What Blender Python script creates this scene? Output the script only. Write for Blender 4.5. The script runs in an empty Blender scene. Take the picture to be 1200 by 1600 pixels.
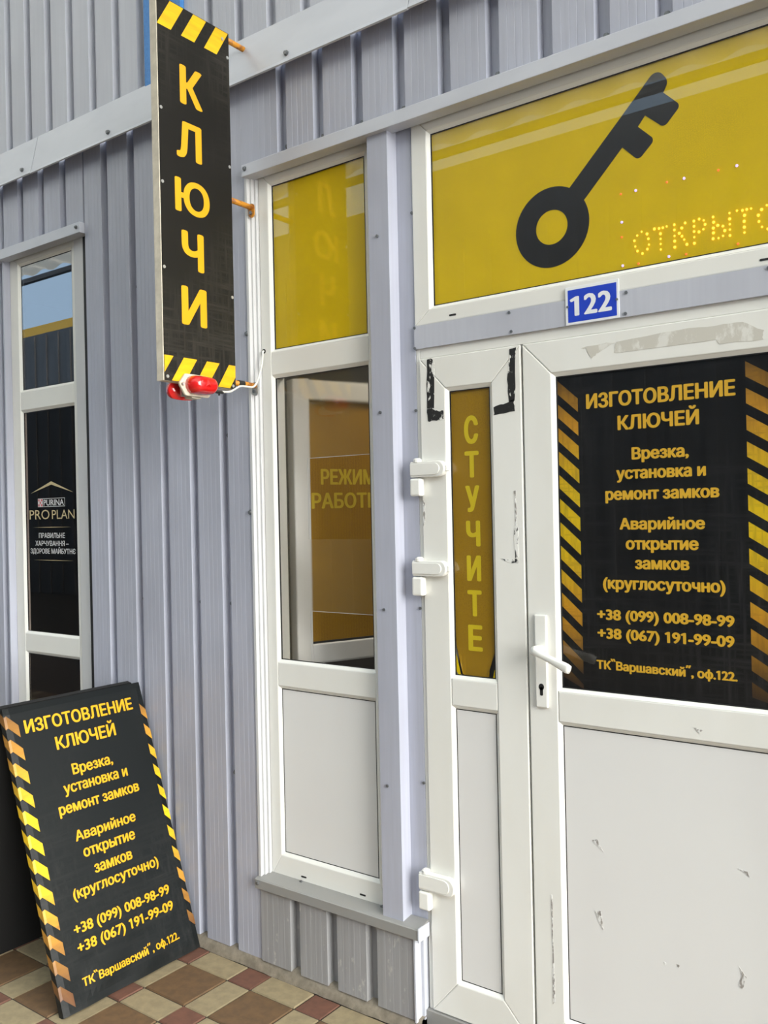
import bpy, bmesh, math, random
from mathutils import Vector, Matrix
from mathutils.geometry import delaunay_2d_cdt

random.seed(7)
S = bpy.context.scene
COL = S.collection
PI = math.pi

# ------------------------------------------------------------------ camera, sky, exposure
CAM_H, CAM_D = 1.45, 2.05
YAW, PITCH, ROLL, FPX = -0.640187, 0.000903, -0.021316, 1384.76
fw = Vector((math.sin(YAW)*math.cos(PITCH), math.cos(YAW)*math.cos(PITCH), math.sin(PITCH)))
rt = Vector((math.cos(YAW), -math.sin(YAW), 0)); up = rt.cross(fw)
rt2 = rt*math.cos(ROLL) + up*math.sin(ROLL); up2 = up*math.cos(ROLL) - rt*math.sin(ROLL)
cd = bpy.data.cameras.new('camera'); cam = bpy.data.objects.new('camera', cd); COL.objects.link(cam)
cd.sensor_fit = 'HORIZONTAL'; cd.sensor_width = 36; cd.lens = 36*FPX/1200
cd.clip_start = 0.02; cd.clip_end = 300
m = Matrix((rt2, up2, -fw)).transposed().to_4x4(); m.translation = Vector((0, -CAM_D, CAM_H))
cam.matrix_world = m
S.camera = cam

SKY = (0.54, 0.76, 1.0); SKY_STRENGTH = 1.0          # blue overhead and to the left
GLOW = (1.0, .985, .94); GLOW_STRENGTH = 8.8; GLOW_DIR = (.93, -.10, .36)   # hazy bright sky at the open right end of the lane
EXPOSURE = .90
CANOPY_T = 0.66
w = bpy.data.worlds.new('sky'); S.world = w; w.use_nodes = True
nt = w.node_tree
tc = nt.nodes.new('ShaderNodeTexCoord'); dt = nt.nodes.new('ShaderNodeVectorMath'); dt.operation = 'DOT_PRODUCT'
nt.links.new(tc.outputs['Generated'], dt.inputs[0]); dt.inputs[1].default_value = Vector(GLOW_DIR).normalized()
mr = nt.nodes.new('ShaderNodeMapRange'); mr.inputs[1].default_value = .62; mr.inputs[2].default_value = 1.0; mr.interpolation_type = 'SMOOTHSTEP'
nt.links.new(dt.outputs['Value'], mr.inputs[0])
gm = nt.nodes.new('ShaderNodeMix'); gm.data_type = 'RGBA'; nt.links.new(mr.outputs[0], gm.inputs[0])
gm.inputs[6].default_value = (*[c*SKY_STRENGTH for c in SKY], 1); gm.inputs[7].default_value = (*[c*GLOW_STRENGTH for c in GLOW], 1)
nt.links.new(gm.outputs[2], nt.nodes['Background'].inputs[0]); nt.nodes['Background'].inputs[1].default_value = 1.0
S.view_settings.view_transform = 'Standard'; S.view_settings.look = 'None'
S.view_settings.exposure = EXPOSURE; S.view_settings.gamma = 1.0
try: S.view_settings.use_curve_mapping = False
except Exception: pass
S.cycles.use_denoising = True
S.cycles.max_bounces = 10; S.cycles.transparent_max_bounces = 16; S.cycles.sample_clamp_indirect = 6

# added fill light inside the key shop, brightens the sash behind the glass
ld = bpy.data.lights.new('shop_fill_light', 'AREA'); ld.energy = 9.0; ld.size = 0.5; ld.color = (1, .93, .8)
lo = bpy.data.objects.new('shop_fill_light', ld); COL.objects.link(lo); lo.location = (-1.25, 0.75, 2.6)

# ------------------------------------------------------------------ materials
def nodes(name):
    mt = bpy.data.materials.new(name); mt.use_nodes = True
    nt = mt.node_tree; return mt, nt, nt.nodes['Principled BSDF']
def setp(b, col=None, rough=None, metal=None, spec=None, coat=None):
    if col is not None: b.inputs['Base Color'].default_value = (*col, 1)
    if rough is not None: b.inputs['Roughness'].default_value = rough
    if metal is not None: b.inputs['Metallic'].default_value = metal
    if spec is not None: b.inputs['Specular IOR Level'].default_value = spec
    if coat is not None: b.inputs['Coat Weight'].default_value = coat
def noise_mix(nt, scale, vec_scale, detail=3, lo=.35, hi=.65, rough=.6):
    tc = nt.nodes.new('ShaderNodeTexCoord'); mp = nt.nodes.new('ShaderNodeMapping')
    mp.inputs['Scale'].default_value = vec_scale
    nt.links.new(tc.outputs['Object'], mp.inputs[0])
    n = nt.nodes.new('ShaderNodeTexNoise'); n.inputs['Scale'].default_value = scale
    n.inputs['Detail'].default_value = detail; n.inputs['Roughness'].default_value = rough
    nt.links.new(mp.outputs[0], n.inputs['Vector'])
    r = nt.nodes.new('ShaderNodeMapRange'); r.inputs[1].default_value = lo; r.inputs[2].default_value = hi
    nt.links.new(n.outputs['Fac'], r.inputs[0])
    return r.outputs[0]
def mixc(nt, fac, a, b, typ='MIX'):
    x = nt.nodes.new('ShaderNodeMix'); x.data_type = 'RGBA'; x.blend_type = typ
    if isinstance(fac, float): x.inputs[0].default_value = fac
    else: nt.links.new(fac, x.inputs[0])
    for i, c in ((6, a), (7, b)):
        if isinstance(c, tuple): x.inputs[i].default_value = (*c, 1)
        else: nt.links.new(c, x.inputs[i])
    return x.outputs[2]
def mat(name, col, rough=.5, metal=0, spec=.5, var=None, scale=8, vs=(1, 1, 1), coat=None, lo=.35, hi=.65, detail=3):
    mt, nt, b = nodes(name); setp(b, col, rough, metal, spec, coat)
    if var is not None:
        f = noise_mix(nt, scale, vs, detail, lo, hi)
        nt.links.new(mixc(nt, f, col, var), b.inputs['Base Color'])
    return mt
def emis(name, col, s):
    mt, nt, b = nodes(name); setp(b, (0.02, .02, .02), .4)
    b.inputs['Emission Color'].default_value = (*col, 1); b.inputs['Emission Strength'].default_value = s
    return mt

M = {}
def cladding(name, c1, c2, metal=.12, rough=.42):
    mt, nt, b = nodes(name); setp(b, c1, rough, metal, .5)
    f = noise_mix(nt, 6, (14, 14, .5), 4, .3, .7)
    col = mixc(nt, f, c1, c2)
    f2 = noise_mix(nt, 2.2, (1.5, 1.5, .7), 3, .4, .7)
    col = mixc(nt, f2, col, tuple(x*.93 for x in c2))
    nt.links.new(col, b.inputs['Base Color'])
    return mt
M['clad'] = cladding('silver_cladding', (.48, .50, .59), (.43, .445, .52))
M['clad_up'] = cladding('pale_cladding', (.54, .56, .62), (.50, .515, .58), .1, .5)
def dirty_cladding():
    mt, nt, b = nodes('dirty_cladding'); setp(b, (.4, .4, .4), .5, .12)
    f = noise_mix(nt, 5, (16, 16, .6), 4, .3, .7)
    col = mixc(nt, f, (.36, .36, .37), (.30, .30, .30))
    f2 = noise_mix(nt, 40, (1, 1, .5), 6, .62, .72)
    col = mixc(nt, f2, col, (.52, .51, .48))
    nt.links.new(col, b.inputs['Base Color'])
    return mt
M['clad_dirty'] = dirty_cladding()
M['flash'] = mat('flashing_metal', (.58, .60, .66), .38, .15, .5, (.54, .56, .62), 3, (1, 1, 3))
M['trimgrey'] = mat('trim_grey', (.45, .455, .48), .45, .3, .5, (.40, .405, .42), 5, (1, 1, 3))
M['trimlight'] = mat('pale_trim', (.62, .625, .63), .4, .05, .5, (.57, .575, .58), 5, (1, 1, .4))
M['sill'] = mat('sill_grey', (.30, .30, .29), .5, .15, .5, (.30, .295, .28), 9, (1, 1, 3))
M['pvc'] = mat('white_plastic', (.80, .80, .755), .32, 0, .5, (.77, .765, .72), 3, (1, 1, .4))
M['pvc_dirty'] = mat('white_plastic_door', (.79, .79, .75), .34, 0, .5, (.75, .745, .695), 4, (1, 1, .5))
M['panel'] = mat('white_panel', (.74, .74, .725), .4, 0, .5, (.72, .715, .70), 2, (1, 1, .6))
M['bead'] = mat('bead_white', (.84, .84, .79), .3)
M['gasket'] = mat('black_gasket', (.012, .012, .012), .6)
M['dark'] = mat('interior_dark', (.05, .045, .04), .8, var=(.035, .033, .03), scale=2)
M['room'] = mat('interior_wall', (.30, .27, .25), .8, var=(.25, .22, .19), scale=2)
M['screw'] = mat('zinc_screw', (.22, .23, .24), .4, .7)
M['blue'] = mat('blue_metal', (.05, .20, .52), .5, .1, .5, (.065, .25, .60), 160, (1, 1, 1))
M['dirt'] = mat('dirt_grime', (.22, .20, .16), .9, var=(.5, .49, .45), scale=60, detail=6)
M['white'] = mat('white_enamel', (.80, .82, .84), .3)
M['platblue'] = mat('blue_enamel', (.018, .055, .52), .3, var=(.022, .07, .56), scale=5)
M['cable'] = mat('white_cable', (.72, .72, .66), .5)
M['blacktape'] = mat('black_insulation', (.015, .015, .015), .5)
M['orange'] = mat('orange_painted_steel', (.62, .26, .02), .5, 0, .5, (.30, .10, .02), 45, (1, 1, 1), lo=.5, hi=.62)
M['cream'] = mat('cream_edge', (.68, .62, .50), .6, var=(.55, .50, .40), scale=30)
M['alu'] = mat('worn_aluminium', (.50, .50, .48), .4, .6)

def film(name, c1, c2, sc=420):
    mt, nt, b = nodes(name); setp(b, c1, .45, 0, .3)
    tc = nt.nodes.new('ShaderNodeTexCoord')
    v = nt.nodes.new('ShaderNodeTexVoronoi'); v.inputs['Scale'].default_value = sc; v.inputs['Randomness'].default_value = .35
    nt.links.new(tc.outputs['Object'], v.inputs['Vector'])
    r = nt.nodes.new('ShaderNodeMapRange'); r.inputs[1].default_value = .2; r.inputs[2].default_value = .55
    nt.links.new(v.outputs['Distance'], r.inputs[0])
    f2 = noise_mix(nt, 5, (1, 1, 1), 2, .3, .7)
    nt.links.new(mixc(nt, f2, mixc(nt, r.outputs[0], c2, c1), c1), b.inputs['Base Color'])
    return mt
M['yfilm'] = film('yellow_film', (.80, .575, .001), (.58, .41, .001))
M['mfilm'] = film('mustard_film', (.36, .205, .006), (.20, .105, .003), 330)
M['bfilm'] = film('brown_film', (.36, .19, .008), (.20, .09, .004), 260)
M['fletter'] = mat('yellow_letter', (.72, .56, .01), .5)
M['fletter2'] = mat('ochre_letter', (.62, .44, .015), .5)
M['ltr'] = mat('amber_letter', (.80, .47, .025), .5)
M['ltr_sign'] = mat('amber_sign_letter', (.73, .37, .002), .5)
M['keyblack'] = mat('black_key_print', (.022, .02, .017), .25)

def print_black(name, base, hi, sc, spec=.4, rough=.35):
    mt, nt, b = nodes(name); setp(b, base, rough, 0, spec)
    a = noise_mix(nt, sc, (1, 1, .07), 5, .45, .8, .7)
    c = noise_mix(nt, sc, (.07, .07, 1), 5, .45, .8, .7)
    mx = nt.nodes.new('ShaderNodeMath'); mx.operation = 'MAXIMUM'
    nt.links.new(a, mx.inputs[0]); nt.links.new(c, mx.inputs[1])
    patch = noise_mix(nt, 1.6, (1, 1, 1), 2, .38, .68)
    ml = nt.nodes.new('ShaderNodeMath'); ml.operation = 'MULTIPLY'
    nt.links.new(mx.outputs[0], ml.inputs[0]); nt.links.new(patch, ml.inputs[1])
    nt.links.new(mixc(nt, ml.outputs[0], base, hi), b.inputs['Base Color'])
    return mt
M['poster'] = print_black('poster_print', (.006, .006, .006), (.055, .055, .055), 60, .15, .5)
M['signface'] = print_black('sign_print', (.013, .012, .010), (.085, .076, .062), 75, .15, .55)
M['banner'] = print_black('banner_vinyl', (.0075, .0095, .010), (.034, .034, .032), 60, .22, .45)
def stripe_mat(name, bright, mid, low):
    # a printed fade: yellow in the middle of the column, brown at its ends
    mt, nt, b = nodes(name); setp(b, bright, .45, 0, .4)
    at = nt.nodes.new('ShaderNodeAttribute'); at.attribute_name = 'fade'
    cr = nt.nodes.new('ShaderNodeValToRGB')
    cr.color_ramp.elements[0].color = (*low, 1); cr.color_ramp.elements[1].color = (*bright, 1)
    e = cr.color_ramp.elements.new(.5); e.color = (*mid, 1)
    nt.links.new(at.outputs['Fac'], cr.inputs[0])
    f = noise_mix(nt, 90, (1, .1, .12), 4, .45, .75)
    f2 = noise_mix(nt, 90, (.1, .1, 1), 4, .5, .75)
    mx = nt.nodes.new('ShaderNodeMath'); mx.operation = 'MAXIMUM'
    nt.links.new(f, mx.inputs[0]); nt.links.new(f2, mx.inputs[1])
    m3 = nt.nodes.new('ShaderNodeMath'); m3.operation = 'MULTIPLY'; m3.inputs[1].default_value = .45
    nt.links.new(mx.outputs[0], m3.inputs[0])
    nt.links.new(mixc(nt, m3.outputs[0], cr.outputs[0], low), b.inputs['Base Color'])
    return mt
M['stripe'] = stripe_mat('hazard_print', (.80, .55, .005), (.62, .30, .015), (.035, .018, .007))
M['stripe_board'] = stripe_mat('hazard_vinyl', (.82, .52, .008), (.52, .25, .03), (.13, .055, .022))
M['stripe_sign'] = mat('hazard_yellow', (.80, .50, .003), .45, var=(.72, .38, .003), scale=50, vs=(1, .15, 1))

def glass(name, ior, tint=(1, 1, 1), rough=0.0):
    mt = bpy.data.materials.new(name); mt.use_nodes = True; nt = mt.node_tree; nt.nodes.clear()
    o = nt.nodes.new('ShaderNodeOutputMaterial'); mx = nt.nodes.new('ShaderNodeMixShader')
    f = nt.nodes.new('ShaderNodeFresnel'); ge = nt.nodes.new('ShaderNodeNewGeometry')
    io = nt.nodes.new('ShaderNodeMix'); io.inputs[2].default_value = ior; io.inputs[3].default_value = 1/ior
    nt.links.new(ge.outputs['Backfacing'], io.inputs[0]); nt.links.new(io.outputs[0], f.inputs[0])
    t = nt.nodes.new('ShaderNodeBsdfTransparent'); t.inputs[0].default_value = (*tint, 1)
    g = nt.nodes.new('ShaderNodeBsdfGlossy'); g.inputs['Roughness'].default_value = rough
    nt.links.new(f.outputs[0], mx.inputs[0]); nt.links.new(t.outputs[0], mx.inputs[1])
    nt.links.new(g.outputs[0], mx.inputs[2]); nt.links.new(mx.outputs[0], o.inputs[0])
    return mt
M['glass'] = glass('window_glass', 1.45)
M['glass_film'] = glass('reflective_glass', 3.0, (.6, .62, .66))
M['glass_dark'] = glass('tinted_glass', 1.35, (.8, .76, .74))
def frosted():
    mt = bpy.data.materials.new('frosted_film'); mt.use_nodes = True; nt = mt.node_tree; nt.nodes.clear()
    o = nt.nodes.new('ShaderNodeOutputMaterial'); mx = nt.nodes.new('ShaderNodeMixShader'); mx.inputs[0].default_value = .06
    r = nt.nodes.new('ShaderNodeBsdfRefraction'); r.inputs['IOR'].default_value = 1.25; r.inputs['Roughness'].default_value = .16
    d = nt.nodes.new('ShaderNodeBsdfDiffuse'); d.inputs[0].default_value = (.62, .52, .28, 1)
    nt.links.new(r.outputs[0], mx.inputs[1]); nt.links.new(d.outputs[0], mx.inputs[2]); nt.links.new(mx.outputs[0], o.inputs[0])
    return mt
M['frost'] = frosted()
def red_lens():
    mt, nt, b = nodes('red_lens'); setp(b, (.62, .012, .012), .12, 0, .6, .6)
    b.inputs['Subsurface Weight'].default_value = 0.0
    return mt
M['red'] = red_lens()
def tape(name, col, bg, sc, lo, hi):
    mt, nt, b = nodes(name); setp(b, col, .6)
    f = noise_mix(nt, sc, (1, 1, .55), 6, lo, hi, .65)
    nt.links.new(mixc(nt, f, col, bg), b.inputs['Base Color']); return mt
M['tape'] = tape('black_tape_residue', (.012, .012, .012), (.74, .74, .70), 38, .56, .60)
M['tape2'] = tape('sparse_black_residue', (.015, .015, .015), (.78, .78, .74), 55, .44, .5)
M['beige'] = tape('beige_tape_residue', (.56, .54, .48), (.70, .69, .64), 22, .52, .6)
M['scuff'] = tape('scuff_mark', (.28, .26, .24), (.73, .73, .71), 120, .45, .55)
M['led_a'] = emis('amber_led', (1, .50, .03), 1.8)
M['led_b'] = emis('blue_led', (.30, .25, 1), 1.7)
M['led_r'] = emis('red_led', (1, .16, .02), .9)
M['t_beige'] = mat('tile_beige', (.33, .265, .155), .75, var=(.26, .21, .125), scale=30)
M['t_brown'] = mat('tile_brown', (.16, .092, .042), .75, var=(.12, .072, .036), scale=30)
M['t_red'] = mat('tile_red', (.17, .075, .048), .75, var=(.13, .06, .04), scale=30)
M['grout'] = mat('tile_grout', (.045, .036, .028), .9, var=(.035, .028, .02), scale=40)
M['mortar'] = mat('mortar', (.27, .235, .18), .95, var=(.17, .145, .11), scale=35, detail=6)
M['gold'] = mat('gold_print', (.55, .45, .25), .4)
M['silverprint'] = mat('silver_print', (.62, .62, .62), .4)
M['redprint'] = mat('red_print', (.55, .05, .07), .4)
M['opp'] = mat('dark_grey_cladding', (.10, .097, .095), .6, var=(.075, .072, .07), scale=4, vs=(1, 1, .2))
M['opp_sunlit'] = mat('painted_sun_strip', (.75, .42, .05), .6)  # sunlight on the opposite roof edge, put into the colour as orange
M['steel'] = mat('canopy_steel', (.10, .11, .13), .5)
M['blackboard'] = mat('black_plywood', (.008, .008, .008), .8)
M['sash_white'] = mat('inner_sash_white', (.78, .77, .74), .4)

# ------------------------------------------------------------------ mesh helpers
def link(o, parent=None):
    COL.objects.link(o)
    if parent is not None: o.parent = parent
    return o
def tag(o, label, cat=None, group=None, kind=None):
    o['label'] = label
    if cat: o['category'] = cat
    if group: o['group'] = group
    if kind: o['kind'] = kind
    return o
def thing(name, label, cat, loc=(0, 0, 0), group=None):
    o = bpy.data.objects.new(name, None); o.location = loc; o.empty_display_size = .05
    COL.objects.link(o); tag(o, label, cat, group)
    return o
class MB:
    def __init__(s): s.v = []; s.f = []; s.mi = []; s.fade = None
    def add(s, vs, fs, mi=0):
        b = len(s.v); s.v += [tuple(v) for v in vs]
        for f in fs: s.f.append([b+i for i in f]); s.mi.append(mi)
    def box(s, x0, x1, y0, y1, z0, z1, mi=0):
        s.add([(x0,y0,z0),(x1,y0,z0),(x1,y1,z0),(x0,y1,z0),(x0,y0,z1),(x1,y0,z1),(x1,y1,z1),(x0,y1,z1)],
              [(0,3,2,1),(4,5,6,7),(0,1,5,4),(1,2,6,5),(2,3,7,6),(3,0,4,7)], mi)
    def prism(s, P, pts, n0, n1, mi=0):
        """polygon pts (s,t) extruded from n0 to n1 (n1 towards the viewer) through frame P"""
        k = len(pts)
        a = sum(pts[i][0]*pts[(i+1)%k][1]-pts[(i+1)%k][0]*pts[i][1] for i in range(k))
        if a < 0: pts = pts[::-1]
        vs = [P(x, y, n0) for x, y in pts] + [P(x, y, n1) for x, y in pts]
        s.add(vs, [tuple(range(k, 2*k)), tuple(range(k-1, -1, -1))] + [(i, (i+1)%k, k+(i+1)%k, k+i) for i in range(k)], mi)
    def tube(s, path, r, seg=10, mi=0, cap=True):
        path = [Vector(p) for p in path]; rs = r if isinstance(r, (list, tuple)) else [r]*len(path)
        rings = []; prev = None
        for i, p in enumerate(path):
            t = (path[min(i+1, len(path)-1)]-path[max(i-1, 0)]).normalized()
            if prev is None:
                a = Vector((0, 0, 1)) if abs(t.z) < .9 else Vector((1, 0, 0)); u = t.cross(a).normalized()
            else: u = (prev - t*prev.dot(t)).normalized()
            prev = u; v2 = t.cross(u)
            rings.append([p+(u*math.cos(2*PI*k/seg)+v2*math.sin(2*PI*k/seg))*rs[i] for k in range(seg)])
        vs = [q for R in rings for q in R]; fs = []
        for i in range(len(rings)-1):
            for k in range(seg):
                fs.append((i*seg+k, i*seg+(k+1)%seg, (i+1)*seg+(k+1)%seg, (i+1)*seg+k))
        if cap: fs += [tuple(range(seg-1, -1, -1)), tuple(range((len(rings)-1)*seg, len(rings)*seg))]
        s.add(vs, fs, mi)
    def ball(s, c, r, seg=8, rings=5, mi=0, sc=(1, 1, 1)):
        vs = []; fs = []
        for i in range(rings+1):
            th = PI*i/rings
            for k in range(seg):
                ph = 2*PI*k/seg
                vs.append((c[0]+r*sc[0]*math.sin(th)*math.cos(ph), c[1]+r*sc[1]*math.sin(th)*math.sin(ph), c[2]+r*sc[2]*math.cos(th)))
        for i in range(rings):
            for k in range(seg):
                fs.append((i*seg+k, (i+1)*seg+k, (i+1)*seg+(k+1)%seg, i*seg+(k+1)%seg))
        s.add(vs, fs, mi)
    def build(s, name, mats, parent=None, bevel=0, smooth=False, seg=2):
        me = bpy.data.meshes.new(name); me.from_pydata(s.v, [], s.f)
        if not isinstance(mats, (list, tuple)): mats = [mats]
        for q in mats: me.materials.append(q)
        for i, p in enumerate(me.polygons): p.material_index = s.mi[i]; p.use_smooth = smooth
        if s.fade is not None:
            at = me.attributes.new('fade', 'FLOAT', 'POINT'); at.data.foreach_set('value', s.fade)
        bm = bmesh.new(); bm.from_mesh(me)
        if s.fade is None: bmesh.ops.remove_doubles(bm, verts=bm.verts, dist=1e-6)
        bmesh.ops.recalc_face_normals(bm, faces=bm.faces); bm.to_mesh(me); bm.free()
        o = bpy.data.objects.new(name, me); link(o, parent)
        if parent is not None:
            p = parent; off = Vector((0, 0, 0))
            while p is not None: off += p.location; p = p.parent
            o.location = -off
        if bevel:
            md = o.modifiers.new('bevel', 'BEVEL'); md.width = bevel; md.segments = seg; md.limit_method = 'ANGLE'; md.angle_limit = .6
            md.harden_normals = False
        return o
def frame(o, sx, tz):
    o = Vector(o); sx = Vector(sx).normalized(); tz = Vector(tz).normalized(); n = sx.cross(tz)
    return lambda s, t, k=0: o + sx*s + tz*t + n*k
def wallP(y): return frame((0, y, 0), (1, 0, 0), (0, 0, 1))      # n points to the street (-y)
def rounded(pts, seg=5):
    """pts: (x, y) or (x, y, r) -> polygon with rounded corners"""
    out = []; k = len(pts)
    for i, p in enumerate(pts):
        if len(p) == 2 or p[2] <= 0: out.append((p[0], p[1])); continue
        a = Vector(pts[i-1][:2]); b = Vector(p[:2]); c = Vector(pts[(i+1) % k][:2]); r = p[2]
        d1 = (a-b).normalized(); d2 = (c-b).normalized()
        ang = d1.angle(d2); L = min(r/math.tan(ang/2), (a-b).length*.49, (c-b).length*.49); r = L*math.tan(ang/2)
        cen = b + (d1+d2).normalized()*(r/math.sin(ang/2))
        s0 = b+d1*L-cen; s1 = b+d2*L-cen
        a0 = math.atan2(s0.y, s0.x); a1 = math.atan2(s1.y, s1.x); da = (a1-a0+PI) % (2*PI)-PI
        for q in range(seg+1):
            t = a0+da*q/seg; out.append((cen.x+r*math.cos(t), cen.y+r*math.sin(t)))
    return out
def rect(x0, x1, z0, z1, r=0): return rounded([(x0,z0,r),(x1,z0,r),(x1,z1,r),(x0,z1,r)])

# ------------------------------------------------------------------ lettering (outlines filled by winding number)
_g = {}
def _outline(body):
    c = bpy.data.curves.new('t', 'FONT'); c.body = body; c.resolution_u = 3; c.fill_mode = 'NONE'
    o = bpy.data.objects.new('t', c); COL.objects.link(o)
    me = bpy.data.meshes.new_from_object(o.evaluated_get(bpy.context.evaluated_depsgraph_get()))
    v = [(q.co.x, q.co.y) for q in me.vertices]; e = [tuple(q.vertices) for q in me.edges]
    bpy.data.objects.remove(o); bpy.data.curves.remove(c); bpy.data.meshes.remove(me)
    return v, e
def _adv(ch):
    a, _ = _outline('I'+ch+'I'); b, _ = _outline('II')
    return max(q[0] for q in a)-max(q[0] for q in b)
def glyph(ch):
    if ch in _g: return _g[ch]
    if ch == ' ': _g[ch] = ([], [], _adv(ch)); return _g[ch]
    if ch == '1':
        v = [(.20,0),(.29,0),(.29,.69),(.22,.69),(.06,.60),(.085,.535),(.20,.59)]
        _g[ch] = (v, [(0,1,2),(0,2,6),(6,2,3),(6,3,4),(6,4,5)], .46); return _g[ch]
    if ch in '`´':
        v = [(.02,.92),(.10,.92),(.17,.73),(.11,.73)] if ch == '`' else [(.10,.92),(.18,.92),(.09,.73),(.03,.73)]
        _g[ch] = (v, [(0,1,2),(0,2,3)], .21); return _g[ch]
    v, e = _outline(ch)
    r = delaunay_2d_cdt([Vector(q) for q in v], e, [], 0, 1e-5)
    vs = [tuple(q) for q in r[0]]; tris = []
    for f in r[2]:
        cx = sum(vs[i][0] for i in f)/len(f); cy = sum(vs[i][1] for i in f)/len(f); wn = 0
        for a, b in e:
            (x0, y0), (x1, y1) = v[a], v[b]
            if (y0 <= cy) != (y1 <= cy):
                if x0+(cy-y0)*(x1-x0)/(y1-y0) > cx: wn += 1 if y1 > y0 else -1
        if wn: tris.append(tuple(f))
    _g[ch] = (vs, tris, _adv(ch)); return _g[ch]
CAPH = max(q[1] for q in _outline('Н')[0])
def lettering(P, text, s0, s1, base, cap, mt, parent, n=.0004, bold=.05, name='lettering', track=0.0, label=None):
    """one line of text fitted between s0 and s1, standing on base, capitals cap high"""
    k = cap/CAPH; br = bold*cap; x = 0; items = []; lo = 1e9; hi = -1e9
    for ch in text:
        vs, tr, adv = glyph(ch)
        if vs: lo = min(lo, x+min(q[0] for q in vs)); hi = max(hi, x+max(q[0] for q in vs))
        items.append((x, vs, tr)); x += adv+track
    kx = (s1-s0-2*br)/max(hi-lo, 1e-6)
    mb = MB(); shifts = [(br*math.cos(a*PI/4), br*.55*math.sin(a*PI/4)) for a in range(8)] if bold else [(0, 0)]
    for j, (dx, dy) in enumerate(shifts):
        for x0, vs, tr in items:
            if vs: mb.add([P(s0+br+(x0+q[0]-lo)*kx+dx, base+q[1]*k+dy, n+j*4e-6) for q in vs], tr)
    o = mb.build(name, mt, parent)
    if label: o['label'] = label
    return o
def stripes(P, quads, mt, parent, fades, n=.0003, name='hazard_stripes'):
    mb = MB(); mb.fade = []
    for q, fd in zip(quads, fades):
        mb.add([P(*(list(p)+[n])[:3]) if len(p) == 2 else P(*p) for p in q], [tuple(range(len(q)))])
        mb.fade += fd if isinstance(fd, list) else [fd]*len(q)
    return mb.build(name, mt, parent)

# ------------------------------------------------------------------ cladding and sheet metal
def sheet(name, x0, x1, z0, z1, edges, mt, label, yf=-.03, depth=.026, valley=.040, grooves=True, screws=(), extra=None):
    """profiled sheet: wide flats towards the street, narrow channels; edges = right edge of every flat"""
    pts = []; back = yf+depth+.012; sl = .003
    es = sorted(e for e in edges if x0 < e < x1)
    cur = x0; pr = [(x0, yf)]
    def flat(a, b):
        if grooves and b-a > .05:
            for f in (.22, .42, .60, .80):
                g = a+(b-a)*f; pr.extend([(g-.0012, yf), (g, yf+.0006), (g+.0012, yf)])
    for e in es:
        flat(cur, e); pr.append((e, yf)); pr.append((e+sl, yf+depth))
        nx = min(e+valley, x1)
        pr.append((nx-sl if nx < x1 else nx, yf+depth))
        if nx < x1: pr.append((nx, yf))
        cur = nx
    if pr[-1][0] < x1: flat(cur, x1); pr.append((x1, yf))
    poly = pr+[(x1, back), (x0, back)]
    mb = MB(); k = len(poly)
    mb.add([(x, y, z0) for x, y in poly]+[(x, y, z1) for x, y in poly],
           [(i, (i+1) % k, k+(i+1) % k, k+i) for i in range(k)]+[tuple(range(k-1, -1, -1)), tuple(range(k, 2*k))])
    for x, z, y in screws:
        mb.tube([(x, y, z), (x, y-.003, z)], .0085, 10, 1); mb.tube([(x, y-.003, z), (x, y-.009, z)], .0055, 6, 1)
    o = mb.build(name, [mt, M['screw']])
    tag(o, label, 'wall', kind='structure'); return o
YF, YV = -.03, -.004
sheet('wall_left', -2.883, -2.022, .034, 2.86, [-2.174, -2.322, -2.472, -2.624, -2.780], M['clad'],
      'tall ribbed silver metal wall between the two narrow windows, behind the hanging sign',
      screws=[(-2.155, 1.717, YV), (-2.606, 1.16, YV), (-2.303, 1.161, YV), (-2.155, 1.162, YV), (-2.035, 1.461, YF), (-2.156, .605, YV), (-2.606, 2.283, YV), (-2.034, 2.032, YF)])
sheet('wall_far_left', -9.0, -2.8835, 2.555, 2.86, [-2.747-.1465*k for k in range(1, 44)], M['clad'],
      'short ribbed metal panel above the dark left window', screws=[(-3.055, 2.60, YV), (-3.345, 2.595, YV)])
sheet('wall_outer_left', -9.0, -3.452, .034, 2.555, [-3.50-.1465*k for k in range(0, 38)], M['clad'],
      'ribbed metal wall at the far left beyond the dark window')
sheet('wall_header', -2.022, 1.4, 2.555, 2.86, [-2.036+.1488*k for k in range(1, 23)], M['clad'],
      'short ribbed metal panel between the long flashing and the yellow windows',
      screws=[(-1.865, 2.594, YV), (-1.718, 2.586, YV), (-1.568, 2.585, YV), (-1.421, 2.583, YV), (-1.121, 2.585, YV), (-.825, 2.585, YV), (-.677, 2.585, YV)])
sheet('wall_upper_left', -9.0, -2.497, 2.93, 4.45, [-2.555-.1415*k for k in range(0, 46)], M['clad_up'],
      'pale ribbed upper wall left of the blue strip', valley=.045, grooves=False)
sheet('wall_upper_right', -2.302, 1.4, 2.93, 4.45, [-2.062+.1405*k for k in range(-1, 25)], M['clad_up'],
      'pale ribbed upper wall right of the blue strip')
sheet('wall_lower', -2.022, -1.425, .034, .275, [-2.046+.1490*k for k in range(1, 4)], M['clad_dirty'],
      'dirty ribbed metal plinth under the middle window', yf=-.035)
sheet('wall_lower_left', -3.452, -2.883, .034, .30, [-3.33+.1488*k for k in range(0, 3)], M['clad_dirty'],
      'dirty ribbed metal plinth under the dark left window', yf=-.035)
sheet('wall_right', -.325, 1.4, .034, 2.555, [-.20+.1488*k for k in range(0, 11)], M['clad'],
      'ribbed metal wall right of the entrance')
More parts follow.
